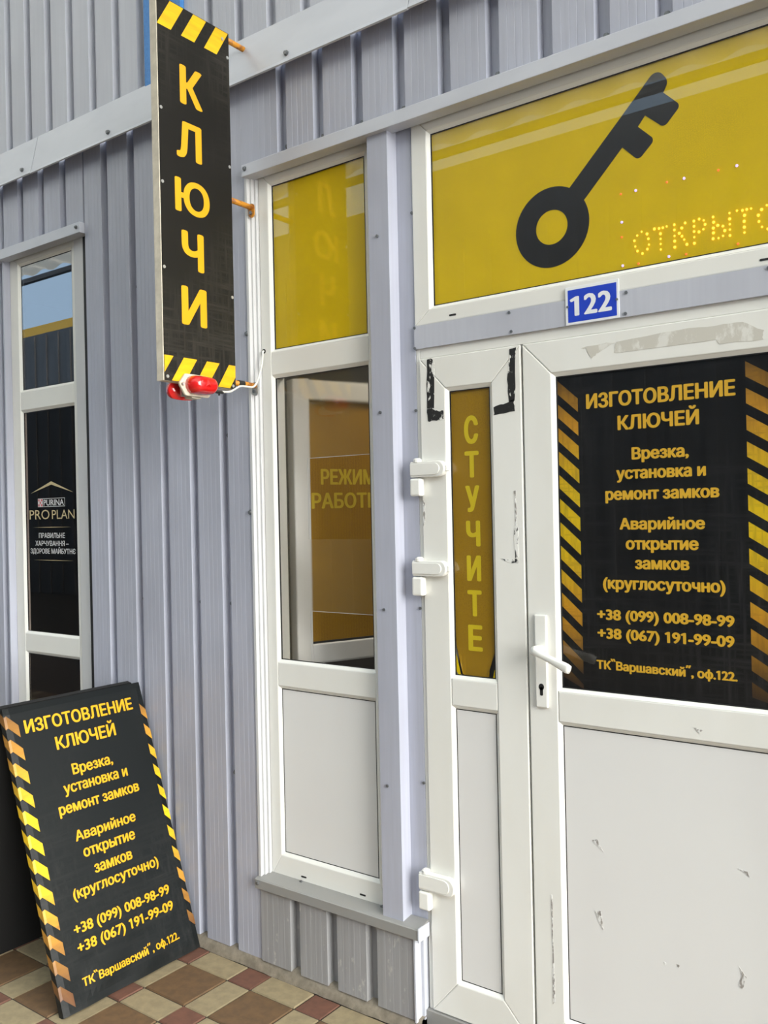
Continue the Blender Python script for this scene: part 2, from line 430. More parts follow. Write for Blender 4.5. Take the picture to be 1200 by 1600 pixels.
# channel next to the jamb at the bottom left of the plinth is part of the wall; the pier between window and door
def pier():
    mb = MB(); pr = [(-1.5345, .0), (-1.5345, -.035), (-1.464, -.035), (-1.460, .004), (-1.408, .004), (-1.408, .05), (-1.5345, .05)]
    k = len(pr); z0, z1 = .30, 2.56
    mb.add([(x, y, z0) for x, y in pr]+[(x, y, z1) for x, y in pr],
           [(i, (i+1) % k, k+(i+1) % k, k+i) for i in range(k)]+[tuple(range(k)), tuple(range(k, 2*k))])
    for x, z, y in [(-1.503, 2.235, -.035), (-1.505, 1.735, -.035), (-1.507, 1.175, -.035), (-1.508, .675, -.035), (-1.409, 2.29, .004), (-1.409, 1.735, .004), (-1.409, 1.18, .004), (-1.409, .69, .004)]:
        mb.tube([(x, y, z), (x, y-.004, z)], .0045, 8, 1)
    o = mb.build('wall_middle', [M['clad'], M['screw']]); tag(o, 'narrow flat metal pier with one bright fold between the middle window and the entrance', 'wall', kind='structure')
pier()

def structure_box(name, mt, label, boxes, cat='trim', bevel=.0015, screws=()):
    mb = MB()
    for b in boxes: mb.box(*b)
    for x, z, y in screws:
        mb.tube([(x, y, z), (x, y-.003, z)], .008, 10, 1); mb.tube([(x, y-.003, z), (x, y-.008, z)], .0055, 6, 1)
    o = mb.build(name, [mt, M['screw']] if screws else mt, bevel=bevel); tag(o, label, cat, kind='structure'); return o
structure_box('trim_1', M['blue'], 'blue metal strip on the upper wall behind the hanging sign', [(-2.496, -2.303, -.046, -.01, 2.955, 4.45)])
# long drip flashing
def flashing(x0, x1, name, label, screws, lift=0.0):
    mb = MB(); pr = [(-.012, 2.972), (-.045, 2.962), (-.078, 2.818+lift), (-.084, 2.806+lift), (-.080, 2.803+lift), (-.070, 2.812+lift), (-.03, 2.86), (-.012, 2.88)]
    k = len(pr)
    mb.add([(x0, y, z) for y, z in pr]+[(x1, y, z) for y, z in pr], [(i, (i+1) % k, k+(i+1) % k, k+i) for i in range(k)]+[tuple(range(k)), tuple(range(k, 2*k))])
    for x in screws:
        z, y = 2.835+lift, -.0735
        mb.tube([(x, y, z), (x, y-.004, z)], .009, 10, 1); mb.tube([(x, y-.003, z), (x, y-.010, z)], .006, 6, 1)
    o = mb.build(name, [M['flash'], M['screw']]); tag(o, label, 'flashing', kind='structure')
flashing(-9.0, -3.157, 'trim_2', 'pale metal flashing at the far left, ending at the open joint', [-3.22, -3.7], .002)
flashing(-3.153, -1.352, 'trim_3', 'pale metal flashing running behind the hanging sign', [-2.668, -2.12, -1.80])
flashing(-1.350, 1.4, 'trim_4', 'pale metal flashing above the entrance at the top right', [-1.33, -.9, -.4], .002)
structure_box('trim_5', M['flash'], 'thin grey drip strip over the middle and yellow key windows', [(-2.024, 1.4, -.052, -.008, 2.524, 2.562)], screws=[(-2.008, 2.547, -.052)])
structure_box('trim_6', M['flash'], 'thin grey drip strip over the dark left window', [(-3.62, -2.885, -.052, -.008, 2.528, 2.568)], screws=[(-2.905, 2.55, -.052)])
structure_box('trim_7', M['trimlight'], 'white stepped trim along the left edge of the middle window', [(-2.030, -2.019, -.0345, .03, .30, 2.53), (-2.019, -2.012, -.022, .03, .30, 2.53), (-2.012, -2.004, -.010, .03, .30, 2.53)], bevel=.001, )
structure_box('trim_8', M['trimlight'], 'broad white trim along the right edge of the dark left window', [(-2.9895, -2.932, -.008, .03, .30, 2.53)])
structure_box('trim_9', M['gasket'], 'black filler strip painting the shaded gap beside the trim of the left window', [(-2.932, -2.8835, -.0065, .03, .30, 2.56)], bevel=0)  # solid black filler stands in for the shade inside the gap
def sill():
    mb = MB(); pr = [(.0, .309), (-.046, .298), (-.050, .295), (-.050, .268), (-.046, .266), (.0, .272)]
    k = len(pr); x0, x1 = -2.032, -1.402
    mb.add([(x0, y, z) for y, z in pr]+[(x1, y, z) for y, z in pr], [(i, (i+1) % k, k+(i+1) % k, k+i) for i in range(k)]+[tuple(range(k)), tuple(range(k, 2*k))])
    mb.box(-1.404, -1.4005, -.052, .002, .264, .302, 2)
    for x, z, y in [(-1.875, .308, -.004), (-1.56, .308, -.004), (-2.02, .285, -.05)]: mb.tube([(x, y, z), (x, y-.005, z)], .005, 8, 1)
    o = mb.build('trim_10', [M['sill'], M['screw'], M['flash']]); tag(o, 'grey metal sill under the middle window', 'sill', kind='structure')
sill()
structure_box('trim_11', M['flash'], 'pale corner strip at the right end of the plinth beside the door frame', [(-1.428, -1.4215, -.040, .02, .03, .266), (-1.4215, -1.412, -.012, .02, .03, .266)], bevel=.001)
structure_box('trim_12', M['clad_up'], 'flat lavender grey band between the key window and the doors', [(-1.406, -.335, -.003, .03, 1.9055, 1.9695)], bevel=0,
              screws=[])
mb = MB()
for x, z in [(-1.105, 1.963), (-1.10, 1.913), (-.79, 1.963), (-.793, 1.913), (-1.404, 1.965), (-1.404, 1.908), (-.47, 1.963)]:
    mb.tube([(x, -.003, z), (x, -.006, z)], .004, 8)
o = mb.build('band_screws', M['screw'], bpy.data.objects['trim_12']); o.name = 'screw'
structure_box('trim_13', M['sill'], 'grey metal threshold under the entrance doors', [(-1.411, -.33, -.006, .06, .0, .058)])
mb = MB()   # mortar fillet along the wall
N = 240
prev = None
for i in range(N+1):
    x = -9.0+(7.59)*i/N; j = random.uniform(-.004, .004); j2 = random.uniform(-.003, .004)
    row = [(x, -.0415-abs(j)*1.2, .0), (x, -.040+j*.5, .012+j2), (x, -.028, .036+j), (x, .0, .040+j)]
    b = len(mb.v); mb.v += row
    if prev is not None:
        for q in range(3): mb.f.append([prev+q, b+q, b+q+1, prev+q+1]); mb.mi.append(0)
    prev = b
o = mb.build('trim_14', M['mortar'], smooth=True); tag(o, 'rough mortar strip where the paving meets the metal wall', 'kerb', kind='structure')

structure_box('trim_16', M['mortar'], 'mortar strip under the ribbed wall right of the entrance', [(-.33, 1.4, -.041, .02, 0, .036)])
# ------------------------------------------------------------------ paving
mb = MB(); xs = []; ys = []
x = -2.256
while x > -9.0: x -= .282
while x < 1.6: xs.append((x, x+.181, 0)); xs.append((x+.181, x+.282, 1)); x += .282
y = -.0416
while y > -1.95: ys.append((y-.096, y, 1)); ys.append((y-.271, y-.096, 0)); y -= .2705
gp = .0026
for x0, x1, kx in xs:
    for y0, y1, ky in ys:
        mi = 1 if (kx == 0 and ky == 0) else (2 if kx == 1 and ky == 1 else 0)
        h = random.uniform(-.0012, .0012)
        mb.add([(x0+gp, y0+gp, -.004), (x1-gp, y0+gp, -.004), (x1-gp, y1-gp, -.004), (x0+gp, y1-gp, -.004),
                (x0+gp+.002, y0+gp+.002, h), (x1-gp-.002, y0+gp+.002, h), (x1-gp-.002, y1-gp-.002, h), (x0+gp+.002, y1-gp-.002, h)],
               [(4, 5, 6, 7), (0, 1, 5, 4), (1, 2, 6, 5), (2, 3, 7, 6), (3, 0, 4, 7)], mi)
mb.add([(-30, -12, -.0045), (14, -12, -.0045), (14, .06, -.0045), (-30, .06, -.0045)], [(0, 1, 2, 3)], 3)
o = mb.build('floor', [M['t_beige'], M['t_brown'], M['t_red'], M['grout']]); tag(o, 'paving of beige, brown and small red concrete tiles in front of the shop', 'paving', kind='structure')

# ------------------------------------------------------------------ plastic windows and doors
def bar(mb, pts, y0, y1, mi=0): mb.prism(wallP(0), pts, -y1, -y0, mi)
def pvc_frame(name, parent, x0, x1, z0, z1, wl, wr, wb, wt, rails, y0, y1, mt, bevel=.003):
    mb = MB()
    bar(mb, [(x0, z0), (x0+wl, z0+wb), (x0+wl, z1-wt), (x0, z1)], y0, y1)
    bar(mb, [(x1, z0), (x1, z1), (x1-wr, z1-wt), (x1-wr, z0+wb)], y0, y1)
    bar(mb, [(x0, z0), (x1, z0), (x1-wr, z0+wb), (x0+wl, z0+wb)], y0, y1)
    bar(mb, [(x0, z1), (x0+wl, z1-wt), (x1-wr, z1-wt), (x1, z1)], y0, y1)
    for a, b in rails: mb.box(x0+wl+.0004, x1-wr-.0004, y0+.0005, y1, a, b)
    # every bar keeps its own edges so that mitres show as fine lines
    me = bpy.data.meshes.new(name); me.from_pydata(mb.v, [], mb.f); me.materials.append(mt)
    bm = bmesh.new(); bm.from_mesh(me); bmesh.ops.recalc_face_normals(bm, faces=bm.faces); bm.to_mesh(me); bm.free()
    o = link(bpy.data.objects.new(name, me), parent)
    md = o.modifiers.new('bevel', 'BEVEL'); md.width = bevel; md.segments = 2; md.limit_method = 'ANGLE'; md.angle_limit = .6
    return o
def bead_ring(parent, x0, x1, z0, z1, y0, d, wd, mt):
    """sloping glazing bead from the frame edge down to the pane"""
    mb = MB(); P = wallP(0)
    o_ = [(x0, z0), (x1, z0), (x1, z1), (x0, z1)]; i_ = [(x0+wd, z0+wd), (x1-wd, z0+wd), (x1-wd, z1-wd), (x0+wd, z1-wd)]
    vs = [P(a, b, -(y0+.0015)) for a, b in o_]+[P(a, b, -(y0+d)) for a, b in i_]+[P(a, b, -(y0+d+.012)) for a, b in o_]+[P(a, b, -(y0+d+.012)) for a, b in i_]
    fs = []
    for k in range(4):
        j = (k+1) % 4; fs += [(k, j, 4+j, 4+k), (4+k, 4+j, 12+j, 12+k), (8+k, 12+k, 12+j, 8+j), (k, 8+k, 8+j, j)]
    mb.add(vs, fs); mb.build('glazing_bead', mt, parent)
    g = MB(); w2 = .0022; a0, a1, b0, b1 = x0+wd, x1-wd, z0+wd, z1-wd
    for q in ((a0, a0+w2, b0, b1), (a1-w2, a1, b0, b1), (a0, a1, b0, b0+w2), (a0, a1, b1-w2, b1)):
        g.box(q[0], q[1], y0+d-.0006, y0+d+.003, q[2], q[3])
    g.build('gasket', M['gasket'], parent)
    return (x0+wd, x1-wd, z0+wd, z1-wd)
def pane(parent, r, y, mt, name='glass_pane', th=.003, label=None):
    mb = MB(); mb.box(r[0], r[1], y, y+th, r[2], r[3]); o = mb.build(name, mt, parent)
    if label: o['label'] = label
    return o
def slot(parent, pts):
    for x, z in pts:
        mb = MB(); mb.prism(wallP(0), rect(x-.011, x+.011, z-.0025, z+.0025, .0024), -.002, .0008); mb.build('drain_slot', M['gasket'], parent)
BD, BW = .009, .009

def win_root(name, label):
    o = bpy.data.objects.new(name, None); COL.objects.link(o); o.empty_display_size = .05
    tag(o, label, 'window', kind='structure'); return o
# window 1: dark window at the left
W1 = win_root('window_1', 'tall narrow white window with dark glass at the left edge')
X0, X1 = -3.392, -3.018
pvc_frame('window_frame', W1, -3.452, -2.990, .30, 2.555, .060, .028, .07, .045, [(.911, .985), (1.904, 1.980)], 0, .024, M['pvc'])
r = bead_ring(W1, X0, X1, 1.980, 2.510, 0, BD, BW, M['bead']); pane(W1, r, BD, M['glass_film'], label='upper pane reflecting the sky')
rA = bead_ring(W1, X0, X1, .985, 1.904, 0, BD, BW, M['bead']); pane(W1, rA, BD, M['glass_dark'])
r = bead_ring(W1, X0, X1, .37, .911, 0, BD, BW, M['bead']); pane(W1, r, BD, M['glass_dark'])
pane(W1, r, BD+.006, M['blackboard'], 'infill_panel', .01, 'black infill behind the lowest pane')
# window 2: middle window
W2 = win_root('window_2', 'tall narrow white window with a yellow upper pane, right of the ribbed wall')
pvc_frame('window_frame', W2, -2.003, -1.5352, .302, 2.555, .0425, .035, .069, .05, [(.908, .983), (1.893, 1.967)], 0, .06, M['pvc'])
X0, X1 = -1.9605, -1.5702
rT = bead_ring(W2, X0, X1, 1.967, 2.505, 0, BD, BW, M['bead']); pane(W2, rT, BD, M['glass'])
rM = bead_ring(W2, X0, X1, .983, 1.893, 0, BD, BW, M['bead']); pane(W2, rM, BD, M['glass'])
r = bead_ring(W2, X0, X1, .371, .908, 0, BD, BW, M['bead']); pane(W2, r, BD, M['panel'], 'infill_panel', .02, 'white infill panel')
slot(W2, [(-1.868, .322), (-1.635, .322)])
# window 3: transom
W3 = win_root('window_3', 'wide white transom window over the doors, covered with yellow film')
pvc_frame('window_frame', W3, -1.4065, -.335, 1.970, 2.56, .052, .052, .041, .055, [], 0, .06, M['pvc'])
rK = bead_ring(W3, -1.3545, -.387, 2.011, 2.505, 0, BD, BW, M['bead']); pane(W3, rK, BD, M['glass'])
slot(W3, [(-1.28, 1.984), (-.478, 1.984)])
# entrance frame
mb = MB()
mb.box(-1.4075, -1.3945, .006, .07, .058, 1.9055); mb.box(-.348, -.335, .006, .07, .058, 1.9055); mb.box(-1.3945, -.348, .006, .07, 1.8775, 1.9055)
o = mb.build('trim_15', M['pvc'], bevel=.002); tag(o, 'white outer frame around the entrance doors', 'door frame', kind='structure')
# side leaf
D2 = bpy.data.objects.new('door_2', None); COL.objects.link(D2); tag(D2, 'narrow white fixed door leaf with the mustard knock film, three hinges on its left', 'door', kind='structure')
pvc_frame('door_frame', D2, -1.3935, -1.0775, .060, 1.8765, .0835, .0885, .096, .0885, [(.919, .993)], 0, .06, M['pvc_dirty'])
X0, X1 = -1.310, -1.166
rS = bead_ring(D2, X0, X1, .993, 1.788, 0, BD, BW, M['bead']); pane(D2, rS, BD, M['glass'])
r = bead_ring(D2, X0, X1, .156, .919, 0, BD, BW, M['bead']); pane(D2, r, BD, M['panel'], 'infill_panel', .02, 'white infill panel')
P0 = wallP(0)
def hinge(z0, z1, zb):
    h = MB(); cz = (z0+z1)/2; rr = (z1-z0)/2
    h.prism(P0, [(-1.418, z0), (-1.327, z0)]+[(-1.327+rr*math.cos(a), cz+rr*math.sin(a)) for a in [(-PI/2)+PI*k/10 for k in range(1, 10)]]+[(-1.327, z1), (-1.418, z1)], .0005, .021)
    o = h.build('door_hinge', M['pvc'], D2, bevel=.003)
    h = MB(); rr -= .006
    h.prism(P0, [(-1.4165, cz-rr), (-1.336, cz-rr)]+[(-1.336+rr*math.cos(a), cz+rr*math.sin(a)) for a in [(-PI/2)+PI*k/10 for k in range(1, 10)]]+[(-1.336, cz+rr), (-1.4165, cz+rr)], .021, .0235)
    h.build('hinge_cover', M['pvc'], o, bevel=.001)
    h = MB(); h.prism(P0, rect(-1.315, -1.300, cz-.008, cz+.008, .003), .0005, .016); h.build('hinge_tab', M['pvc'], o, bevel=.001)
    h = MB(); h.prism(P0, rect(-1.419, -1.383, zb, z0-.0025, .006), .0005, .024); h.build('hinge_barrel', M['bead'], o, bevel=.007, seg=3)
    h = MB(); h.tube([(-1.398, -.012, z1-.002), (-1.398, -.012, z1+.006), (-1.398, -.012, z1+.010)], [.012, .012, .007], 14); h.build('hinge_cap', M['pvc'], o)
hinge(1.546, 1.590, 1.494); hinge(1.272, 1.315, 1.217); hinge(.397, .447, .343)
def ragged(pts, amp, sub=4):
    out = []; k = len(pts)
    for i in range(k):
        a, b = pts[i], pts[(i+1) % k]
        for j in range(sub):
            t = j/sub; out.append((a[0]+(b[0]-a[0])*t+random.uniform(-amp, amp), a[1]+(b[1]-a[1])*t+random.uniform(-amp, amp)))
    return out
def patch(parent, pts, mt, amp=.0015, name='tape_residue', y=0.0, th=.0007, label=None, sub=4):
    mb = MB(); mb.prism(wallP(y), ragged(pts, amp, sub), -.0004, th); o = mb.build(name, mt, parent)
    if label: o['label'] = label
patch(D2, [(-1.367, 1.872), (-1.352, 1.874), (-1.342, 1.858), (-1.346, 1.737), (-1.370, 1.737)], M['tape'], label='black tape remnant at the upper left corner')
patch(D2, [(-1.370, 1.736), (-1.350, 1.735), (-1.334, 1.726), (-1.316, 1.727), (-1.317, 1.703), (-1.340, 1.702), (-1.368, 1.700)], M['tape'], label='black tape remnant left of the film')
patch(D2, [(-1.108, 1.870), (-1.090, 1.872), (-1.096, 1.733), (-1.114, 1.732), (-1.116, 1.790)], M['tape'], label='black tape remnant at the upper right corner')
patch(D2, [(-1.158, 1.722), (-1.130, 1.728), (-1.099, 1.736), (-1.098, 1.708), (-1.158, 1.701)], M['tape'], label='black tape remnant right of the film')
patch(D2, [(-1.106, 1.404), (-1.096, 1.404), (-1.095, 1.325), (-1.106, 1.327)], M['tape2'], .002, label='flaking black tape remnant halfway down')
patch(D2, [(-1.146, 1.323), (-1.120, 1.320), (-1.097, 1.323), (-1.097, 1.313), (-1.125, 1.313)], M['tape2'], .0015)
patch(D2, [(-1.104, 1.50), (-1.099, 1.50), (-1.098, 1.41), (-1.102, 1.41)], M['scuff'], .001, 'scuff_mark')
patch(D2, [(-1.390, 1.482), (-1.384, 1.475), (-1.3835, 1.43), (-1.391, 1.41)], M['scuff'], .0012, 'scuff_mark')
# main leaf
D1 = bpy.data.objects.new('door_1', None); COL.objects.link(D1); tag(D1, 'white main door leaf with a lever handle, black poster behind its upper glass', 'door', kind='structure')
pvc_frame('door_frame', D1, -1.0725, -.3495, .060, 1.8765, .0805, .0905, .093, .0835, [(.913, .990)], 0, .06, M['pvc_dirty'])
X0, X1 = -.992, -.440
rD = bead_ring(D1, X0, X1, .990, 1.793, 0, BD, BW, M['bead']); pane(D1, rD, BD, M['glass'])
r = bead_ring(D1, X0, X1, .153, .913, 0, BD, BW, M['bead']); pane(D1, r, BD, M['panel'], 'infill_panel', .02, 'white infill panel')
mb = MB(); mb.box(-1.0775, -1.0725, .012, .05, .06, 1.8765); mb.build('gasket', M['gasket'], D1)
patch(D1, [(-.82, 1.850), (-.824, 1.824), (-.78, 1.823), (-.70, 1.822), (-.584, 1.824), (-.578, 1.812), (-.486, 1.811), (-.484, 1.830), (-.528, 1.855), (-.583, 1.856), (-.669, 1.857)], M['beige'], .0015, label='beige tape remnant along the top of the door')
patch(D1, [(-.91, 1.846), (-.895, 1.842), (-.884, 1.818), (-.865, 1.830), (-.822, 1.848), (-.85, 1.850)], M['beige'], .002)
for pts in ([(-.913, .628), (-.898, .633), (-.893, .618), (-.882, .605), (-.892, .612)], [(-.909, .454), (-.893, .457), (-.889, .430), (-.888, .412), (-.899, .43)],
            [(-.566, .636), (-.545, .632), (-.539, .620), (-.548, .628)], [(-.566, .414), (-.551, .396), (-.561, .366), (-.569, .372), (-.562, .395)],
            [(-.738, .376), (-.733, .376), (-.734, .371), (-.738, .371)], [(-.706, .380), (-.701, .379), (-.703, .374), (-.707, .375)]):
    patch(D1, pts, M['scuff'], .001, 'scuff_mark', BD-.0002)
patch(D1, [(-.652, .943), (-.640, .938), (-.633, .939), (-.642, .930)], M['scuff'], .001, 'scuff_mark')
patch(D1, [(-1.023, .47), (-1.020, .47), (-1.019, .33), (-1.017, .20), (-1.024, .19), (-1.022, .33)], M['scuff'], .0008, 'scuff_mark')
# handle
mb = MB(); mb.prism(P0, rect(-1.0495, -1.016, .946, 1.182, .003), .0003, .010); hp = mb.build('door_handle', M['pvc'], D1, bevel=.003); hp['label'] = 'white lever handle on a long plate'
mb = MB(); mb.tube([(-1.034, -.008, 1.094), (-1.034, -.040, 1.094), (-1.034, -.048, 1.094)], [.0135, .0125, .010], 16); mb.build('handle_neck', M['bead'], hp, smooth=True)
def lever():
    mb = MB(); A = Vector((-1.038, -.046, 1.097)); B = Vector((-.928, -.066, 1.060)); n = 14; seg = 14; rings = []
    d = (B-A).normalized(); u = Vector((0, 0, 1)); u = (u-d*u.dot(d)).normalized(); v = d.cross(u)
    for i in range(n+1):
        t = i/n; c = A+(B-A)*t; hh = .0105-.0025*math.sin(PI*min(t*1.2, 1))+.0015*t; tt = .0085-.0015*t
        if i == 0: hh *= .75; tt *= .75
        if i == n: hh *= .85; tt *= .85
        rings.append([c+u*hh*math.copysign(abs(math.sin(a))**.7, math.sin(a))+v*tt*math.copysign(abs(math.cos(a))**.7, math.cos(a)) for a in [2*PI*k/seg for k in range(seg)]])
    fs = [(i*seg+k, i*seg+(k+1) % seg, (i+1)*seg+(k+1) % seg, (i+1)*seg+k) for i in range(n) for k in range(seg)]+[tuple(range(seg)), tuple(range(n*seg, (n+1)*seg))]
    mb.add([q for R in rings for q in R], fs); mb.build('handle_lever', M['bead'], hp, smooth=True)
lever()
mb = MB(); mb.prism(P0, [(-1.0325+.0075*math.cos(2*PI*k/16), .999+.0085*math.sin(2*PI*k/16)) for k in range(16)], .0096, .0106)
mb.prism(P0, rect(-1.0365, -1.0285, .977, .999, .003), .0096, .0106); mb.build('keyhole', M['gasket'], hp)

# ------------------------------------------------------------------ films, posters and lettering behind the glass
def flat_thing(name, label, cat, r, y, mt, th=.0008, part=None, group=None):
    t = thing(name, label, cat, ((r[0]+r[1])/2, y, r[2]), group)
    mb = MB(); mb.box(r[0], r[1], y, y+th, r[2], r[3]); mb.build(part or 'film_sheet', mt, t); return t
YB = BD+.0055          # plane of the films, just behind the panes
PB = wallP(YB)
flat_thing('window_film', 'plain yellow film behind the top pane of the middle window', 'window film', rT, YB, M['yfilm'])
KF = flat_thing('key_film', 'wide yellow film with a large black key, over the doors', 'window film', rK, YB, M['yfilm'])
mb = MB(); cx, cz, ro, ri = -.9885, 2.1645, .1015, .0435; n = 56
vs = []
for k in range(n):
    a = 2*PI*k/n; vs += [PB(cx+ro*math.cos(a), cz+ro*math.sin(a), .0005), PB(cx+ri*math.cos(a), cz+ri*math.sin(a), .0005)]
mb.add(vs, [(2*k, 2*((k+1) % n), 2*((k+1) % n)+1, 2*k+1) for k in range(n)])
keypts = rounded([(-.950, 2.240), (-.748, 2.444, .05), (-.712, 2.482, .024), (-.684, 2.442, .022), (-.697, 2.4185), (-.657, 2.378, .012), (-.697, 2.337, .012), (-.7415, 2.3775), (-.7595, 2.356),
                  (-.719, 2.315, .012), (-.760, 2.276, .012), (-.799, 2.317), (-.908, 2.205)], 6)
mb.prism(PB, keypts, .0002, .0006); mb.build('key_print', M['keyblack'], KF)
# knock film on the side leaf
SF = thing('knock_film', 'tall narrow mustard film with yellow letters, curled and torn at its foot', 'window film', (-1.236, YB, .99))
mb = MB(); P = PB; nx, nz = 8, 30; x0, x1, z0, z1 = rS
def filmpt(u, v):
    x = x0+(x1-x0)*u; z = z0+(z1-z0)*v; lift = 0
    c = max(0, .085-(z-z0))/.085
    e = max(0, abs(u-.5)-.30)/.2
    return (x+(.5-u)*2*c*e*.022, YB-.002*c*c-.004*c*e, z+.012*c*e)
for i in range(nx):
    for j in range(nz):
        mb.add([filmpt(i/nx, j/nz), filmpt((i+1)/nx, j/nz), filmpt((i+1)/nx, (j+1)/nz), filmpt(i/nx, (j+1)/nz)], [(0, 1, 2, 3)])
mb.build('film_sheet', M['mfilm'], SF)
for q in ([(-1.301, 1.058), (-1.2985, 1.058), (-1.284, .998), (-1.290, .998), (-1.301, 1.015)], [(-1.1755, 1.036), (-1.1755, .993), (-1.187, .995), (-1.181, 1.022)], [(-1.284, .9985), (-1.187, .9945), (-1.187, .992), (-1.286, .9955)]):
    mb = MB(); mb.prism(PB, q, .0022, .0028); mb.build('curled_edge', M['yfilm'], SF)
mb = MB(); mb.box(x0, x1, YB+.012, YB+.016, z0, z1); mb.build('backing', M['dark'], SF)
for ch, za, zb in (('С', 1.633, 1.7055), ('Т', 1.541, 1.610), ('У', 1.448, 1.517), ('Ч', 1.355, 1.422), ('И', 1.261, 1.328), ('Т', 1.166, 1.234), ('Е', 1.072, 1.140)):
    lettering(PB, ch, -1.2605, -1.216, za+.001, (zb-za)*.98, M['fletter'], SF, bold=.055, n=.0008)

# poster on the door
PO = flat_thing('door_poster', 'black poster with amber key cutting text and hazard stripes behind the door glass', 'poster', rD, YB, M['poster'], part='poster_sheet')
LINES = [('ИЗГОТОВЛЕНИЕ', -.906, -.5495, 1.6975, .0345), ('КЛЮЧЕЙ', -.826, -.631, 1.639, .033), ('Врезка,', -.7925, -.656, 1.566, .0275), ('установка и', -.832, -.618, 1.520, .0275),
         ('ремонт замков', -.861, -.589, 1.470, .0275), ('Аварийное', -.8265, -.6225, 1.398, .0265), ('открытие', -.812, -.638, 1.350, .0275), ('замков', -.790, -.660, 1.303, .0275),
         ('(круглосуточно)', -.872, -.580, 1.2535, .0275), ('+38 (099) 008-98-99', -.889, -.562, 1.177, .0255), ('+38 (067) 191-99-09', -.889, -.563, 1.131, .0255), ('ТК``Варшавский´´, оф.122.', -.893, -.558, 1.055, .0205)]
for t, a, b, z, c in LINES: lettering(PB, t, a, b, z, c, M['ltr'], PO, bold=.062 if c > .03 else .07)
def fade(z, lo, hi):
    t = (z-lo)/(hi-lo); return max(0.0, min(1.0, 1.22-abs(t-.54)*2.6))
for xa, xb, dz in ((rD[0], -.928, 0), (-.5275, rD[1], -.005)):
    qs, fs = [], []
    for k in range(15):
        z = 1.775-.0595*k+dz; q = [(xa, z), (xa, z-.034), (xb, z-.084), (xb, z-.050)]
        q = [(x_, max(rD[2]+.001, min(rD[3]-.001, z_))) for x_, z_ in q]
        if q[0][1]-q[1][1] < .002 and q[3][1]-q[2][1] < .002: continue
        qs.append(q); fs.append([fade(p[1], .98, 1.80) for p in q])
    stripes(PB, qs, M['stripe'], PO, fs)

# number plate
NP = thing('number_plate', 'small blue enamel plate with white 122 on the band over the doors', 'house number', (-.876, -.003, 1.905))
PN = wallP(-.003)
mb = MB(); mb.prism(PN, rect(-.9465, -.8075, 1.9055, 1.9995, .002), .0002, .0025); mb.build('plate', M['white'], NP, bevel=.0008)
mb = MB(); mb.prism(PN, rect(-.9395, -.8135, 1.9115, 1.9915, .001), .0024, .0028); mb.build('blue_field', M['platblue'], NP)
lettering(PN, '1', -.9345, -.9095, 1.9275, .048, M['white'], NP, n=.0031, bold=.05, name='digit')
lettering(PN, '2', -.8975, -.8625, 1.9275, .050, M['white'], NP, n=.0031, bold=.055, name='digit')
lettering(PN, '2', -.861, -.8255, 1.9275, .050, M['white'], NP, n=.0031, bold=.055, name='digit')
for x, z in ((-.9405, 1.951), (-.8125, 1.950)):
    mb = MB(); mb.tube([(x, -.0055, z), (x, -.0075, z)], .003, 10); mb.build('screw', M['screw'], NP)

# LED sign behind the glass of the transom
LS = thing('led_sign', 'amber dotted open sign with blue and red corner lights in the key window', 'led sign', (-.62, YB, 2.03))
LET = {'О': [(-.756,2.105),(-.767,2.098),(-.743,2.097),(-.774,2.087),(-.740,2.085),(-.772,2.073),(-.739,2.071),(-.767,2.061),(-.743,2.061),(-.755,2.053)],
 'Т': [(-.725,2.105),(-.714,2.104),(-.705,2.104),(-.696,2.105),(-.711,2.091),(-.711,2.079),(-.711,2.067),(-.711,2.054)],
 'К': [(-.678,2.105),(-.678,2.093),(-.678,2.079),(-.678,2.067),(-.678,2.053),(-.653,2.104),(-.661,2.094),(-.667,2.083),(-.661,2.075),(-.656,2.066),(-.650,2.054)],
 'Р': [(-.633,2.104),(-.633,2.092),(-.633,2.080),(-.633,2.067),(-.633,2.053),(-.621,2.106),(-.611,2.101),(-.608,2.091),(-.612,2.081),(-.622,2.077)],
 'Ы': [(-.590,2.104),(-.589,2.092),(-.590,2.079),(-.590,2.068),(-.591,2.055),(-.580,2.083),(-.569,2.079),(-.565,2.068),(-.569,2.057),(-.579,2.054),(-.554,2.105),(-.554,2.092),(-.554,2.080),(-.554,2.068),(-.554,2.055)],
 'Т2': [(-.538,2.107),(-.526,2.105),(-.517,2.105),(-.508,2.105),(-.522,2.093),(-.523,2.080),(-.523,2.067),(-.523,2.055)],
 'О2': [(-.475,2.105),(-.486,2.098),(-.462,2.098),(-.493,2.087),(-.459,2.086),(-.492,2.073),(-.459,2.072),(-.486,2.060),(-.462,2.061),(-.474,2.053)]}
for kx, pts in LET.items():
    mb = MB()
    for x, z in pts: mb.ball((x, YB-.001, z), random.choice((.0022, .0027, .0031)), 8, 6)
    mb.build('led_letter', M['led_a'], LS, smooth=True)
for x, z in ((-.768,2.206),(-.653,2.207),(-.536,2.207),(-.804,2.138),(-.804,2.033),(-.692,2.034)):
    mb = MB(); mb.ball((x, YB-.001, z), .0030, 8, 6); mb.build('led', M['led_b'], LS, smooth=True)['label'] = 'blue light'
for x, z in ((-.805,2.206),(-.693,2.208),(-.576,2.207),(-.805,2.102),(-.765,2.031),(-.652,2.032),(-.537,2.033)):
    mb = MB(); mb.ball((x, YB-.001, z), .0026, 8, 6); mb.build('led', M['led_r'], LS, smooth=True)['label'] = 'red light'

